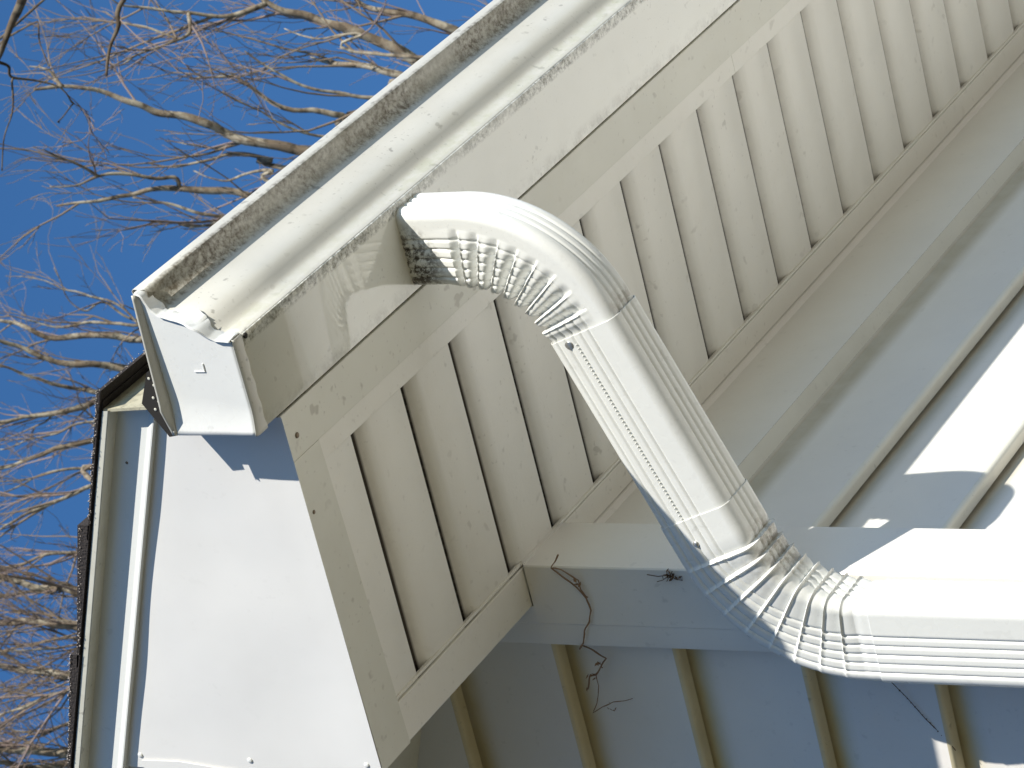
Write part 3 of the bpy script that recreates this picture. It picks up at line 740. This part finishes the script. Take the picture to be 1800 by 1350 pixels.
vt([(2.19, -0.032, -0.399), (2.19, 0.069, -0.517), (2.19, 0.189, -0.647), (2.19, 0.31, -0.728), (2.19, 0.458, -0.745), (2.19, 0.584, -0.695), (2.19, 0.712, -0.601), (2.20, 0.851, -0.553), (2.205, 0.93, -0.49), (2.40, 1.002, -0.399), (2.40, 1.049, -0.5), (2.41, 1.121, -0.582), (2.42, 1.158, -0.628), (2.42, 1.236, -0.566), (2.42, 1.367, -0.457), (2.42, 1.383, -0.39), (2.42, 1.552, -0.31)], 0.016)
vt([(2.42, 1.367, -0.457), (2.42, 1.507, -0.46), (2.42, 1.715, -0.382), (2.42, 1.834, -0.306), (2.42, 1.751, -0.449), (2.42, 1.693, -0.589), (2.42, 1.67, -0.708), (2.42, 1.644, -0.822)], 0.009)
rng = random.Random(8)
for (y, z, n_, s_) in ((0.10, -0.66, 4, .035), (1.22, -0.58, 6, .032), (1.37, -0.44, 6, .032), (1.70, -0.60, 5, .028), (1.47, -0.33, 3, .03)):
    x = 2.17 if y < 0.9 else 2.35
    lf = MB()
    for i in range(n_):
        c = Vector((x - rng.uniform(0, .03), y + rng.uniform(-.05, .05), z + rng.uniform(-.05, .05)))
        a = Vector([rng.uniform(-1, 1) for _ in range(3)]).normalized() * s_; b = a.cross(Vector([rng.uniform(-1, 1) for _ in range(3)])).normalized() * s_ * .5
        lf.poly([tuple(c - a), tuple(c + b), tuple(c + a), tuple(c - b)])
    lf.build('dry_leaf', M_vine, vine, fix=False)
db = MB(); rng = random.Random(18)
for i in range(20):
    c = Vector((2.19 - rng.uniform(0, .03), 0.03 + rng.gauss(0, .028), -1.76 + rng.gauss(0, .045)))
    a = Vector([rng.uniform(-1, 1) for _ in range(3)]).normalized() * .028; b = a.cross(Vector([rng.uniform(-1, 1) for _ in range(3)])).normalized() * .015
    db.poly([tuple(c - a), tuple(c + b), tuple(c + a), tuple(c - b)])
for i in range(5):
    c = Vector((2.185, 0.02, -1.76)); e = c + Vector((rng.uniform(-.02, 0), rng.uniform(-.12, .14), rng.uniform(-.15, .28)))
    db.tube([tuple(c), tuple(c.lerp(e, .5) + Vector((0, .02, .01))), tuple(e)], .005, 4)
tag(db.build('debris_clump', M_debris, fix=False), 'small brown clump of web and leaf bits caught on the corner post edge', 'debris')
th = MB().tube([(2.40, 1.314, -3.85), (2.41, 1.50, -3.98), (2.40, 1.72, -4.13), (2.41, 1.951, -4.306), (2.41, 2.08, -4.38)], .005, 4)
for i in range(14):
    t = i / 14; th.blob((2.40, 1.31 + .64 * t, -3.85 - .45 * t), .005 + .005 * random.Random(i).random(), (1, 1, 1))
tag(th.build('cobweb_strand', M_debris, fix=False, smooth=180), 'thin dark dusty cobweb strand hanging on the shaded gable siding below the elbow', 'cobweb')

# ------------------------------------------------------------------ bare trees behind the house (metres, relative to the soffit level)
def catmull(P, n=5):
    Q = [P[0]] + P + [P[-1]]; out = []
    for i in range(1, len(Q) - 2):
        for k in range(n):
            t = k / n; a, b, c, d = Q[i-1], Q[i], Q[i+1], Q[i+2]
            out.append(0.5 * ((2*b) + (c - a)*t + (2*a - 5*b + 4*c - d)*t*t + (3*b - a - 3*c + d)*t*t*t))
    out.append(P[-1]); return out
def grow(mbs, p, d, length, r, depth, rng, spread):
    """one twig with forks"""
    n = 6; pts = [p]; q = p.copy(); dd = d.copy()
    for i in range(n):
        dd = (dd + Vector([rng.gauss(0, .14) for _ in range(3)]) + Vector((0, 0, .04))).normalized()
        q = q + dd * length / n; pts.append(q.copy())
    rad = [max(.0012, r * (1 - .75 * i / n)) for i in range(n + 1)]
    mbs.tube([tuple(v) for v in pts], rad, 4 if depth else 3, caps=False)
    if depth > 0:
        for k in range(rng.randint(2, 4)):
            i = rng.randint(1, n - 1); base = pts[i]
            ax = (pts[i + 1] - pts[i]).normalized()
            nd = (ax + Vector([rng.gauss(0, spread) for _ in range(3)])).normalized()
            grow(mbs, base, nd, length * rng.uniform(.4, .7), rad[i] * .65, depth - 1, rng, spread)
def tree(name, label, data, seed, base, ntw, mb_bark, mb_twig, rtrunk, grp='bare winter trees behind the house', tl=(0.5, 1.3), tr_=0.0052):
    f, limbs = data; rng = random.Random(seed)
    F = Vector(f) + Vector((0, 0, Z0)); B = Vector((base[0], base[1], 0))
    t = bpy.data.objects.new(name, None); COL.objects.link(t); t.location = B; tag(t, label, 'tree', grp)
    H = F.z * .55; K = Vector((F.x * .8 + B.x * .2, F.y * .8 + B.y * .2, H))
    tp_ = catmull([B, Vector((B.x, B.y, H * .5)) + Vector((.08, -.05, 0)), K, F], 8)
    MB().tube([tuple(v) for v in tp_], [rtrunk * (1 - .6 * i / (len(tp_) - 1)) * (1.3 if i == 0 else 1) for i in range(len(tp_))], 12).build('trunk', mb_bark, t, smooth=180, metres=True)
    tw = MB(); twp = MB()
    for pl, r in limbs:
        P = [Vector(q) + Vector((0, 0, Z0)) for q in pl]
        start = None; sub = r < 0; r = abs(r)
        if not sub:
            start = tp_[rng.randint(len(tp_) - 10, len(tp_) - 1)]
            if (P[0] - start).length > .3:
                m1 = start.lerp(P[0], .5) + Vector((rng.uniform(-.15, .15), rng.uniform(-.15, .15), -.1)); P = [start, m1] + P
        C_ = catmull(P, 6); n = len(C_); r *= 1.5
        for i in range(1, n - 1):      # knobbly bark
            C_[i] = C_[i] + Vector([noise.noise(C_[i] * 9 + Vector((k * 7, 0, 0))) for k in range(3)]) * (.010 + r * .35)
        full = 1 if sub or P[0] != start else 0
        rad = [max(.0018, r * (1.5 if full == 0 else 1.0) * (1 - .78 * (i / (n - 1)) ** 1.1) * (1 + .22 * noise.noise(C_[i] * 13))) for i in range(n)]
        MB().tube([tuple(v) for v in C_], rad, 8).build('branch', mb_bark, t, smooth=180, metres=True)
        L_ = sum((a - b).length for a, b in zip(C_, C_[1:]))
        i0 = 0 if full else 10
        for k in range(int(ntw * (0.26 + r * 14))):
            lo = min(i0, n - 2); i = lo + int((n - 2 - lo) * rng.random() ** 1.5); ax = (C_[i + 1] - C_[i]).normalized()
            nd = (ax * 1.1 + Vector([rng.gauss(0, .33) for _ in range(3)]) + Vector((0, 0, .12))).normalized()
            grow(tw if rng.random() < .6 else twp, C_[i], nd, rng.uniform(*tl), min(tr_ * rng.uniform(.7, 1.3), rad[i] * .8), 2, rng, .34)
    tag(tw.build('twig', mb_twig, t, smooth=180, metres=True, fix=False), kind='stuff')
    if twp.v: tag(twp.build('twig', M_twigp, t, smooth=180, metres=True, fix=False), kind='stuff')
tree('bare_tree', 'grey bare tree with long forking branches, behind the middle of the gutter', TREE_A, 1, (8.9, 3.5), 6, M_bark, M_twig, .16, tl=(.25, .7))
tree('bare_tree', 'bare tree with thick pale limbs low behind the shingle edge', TREE_B, 2, (9.5, 5.9), 32, M_bark, M_twig, .2, tl=(.3, .9))
tree('bare_tree', 'bare tree with dense thin twigs just above the roof corner', TREE_C, 3, (11.3, 5.3), 14, M_bark, M_twig, .2, tl=(.22, .6))
tree('bare_tree', 'mottled bare tree reaching out over the upper end of the gutter', TREE_D, 4, (8.7, 2.9), 12, M_bark, M_twig, .17, tl=(.25, .7))
tree('bare_tree', 'dark brown bare tree whose drooping branch tips hang in the top left corner', TREE_E, 5, (6.9, -3.2), 3, M_barkd, M_twig, .13, tl=(.15, .45), tr_=.003)
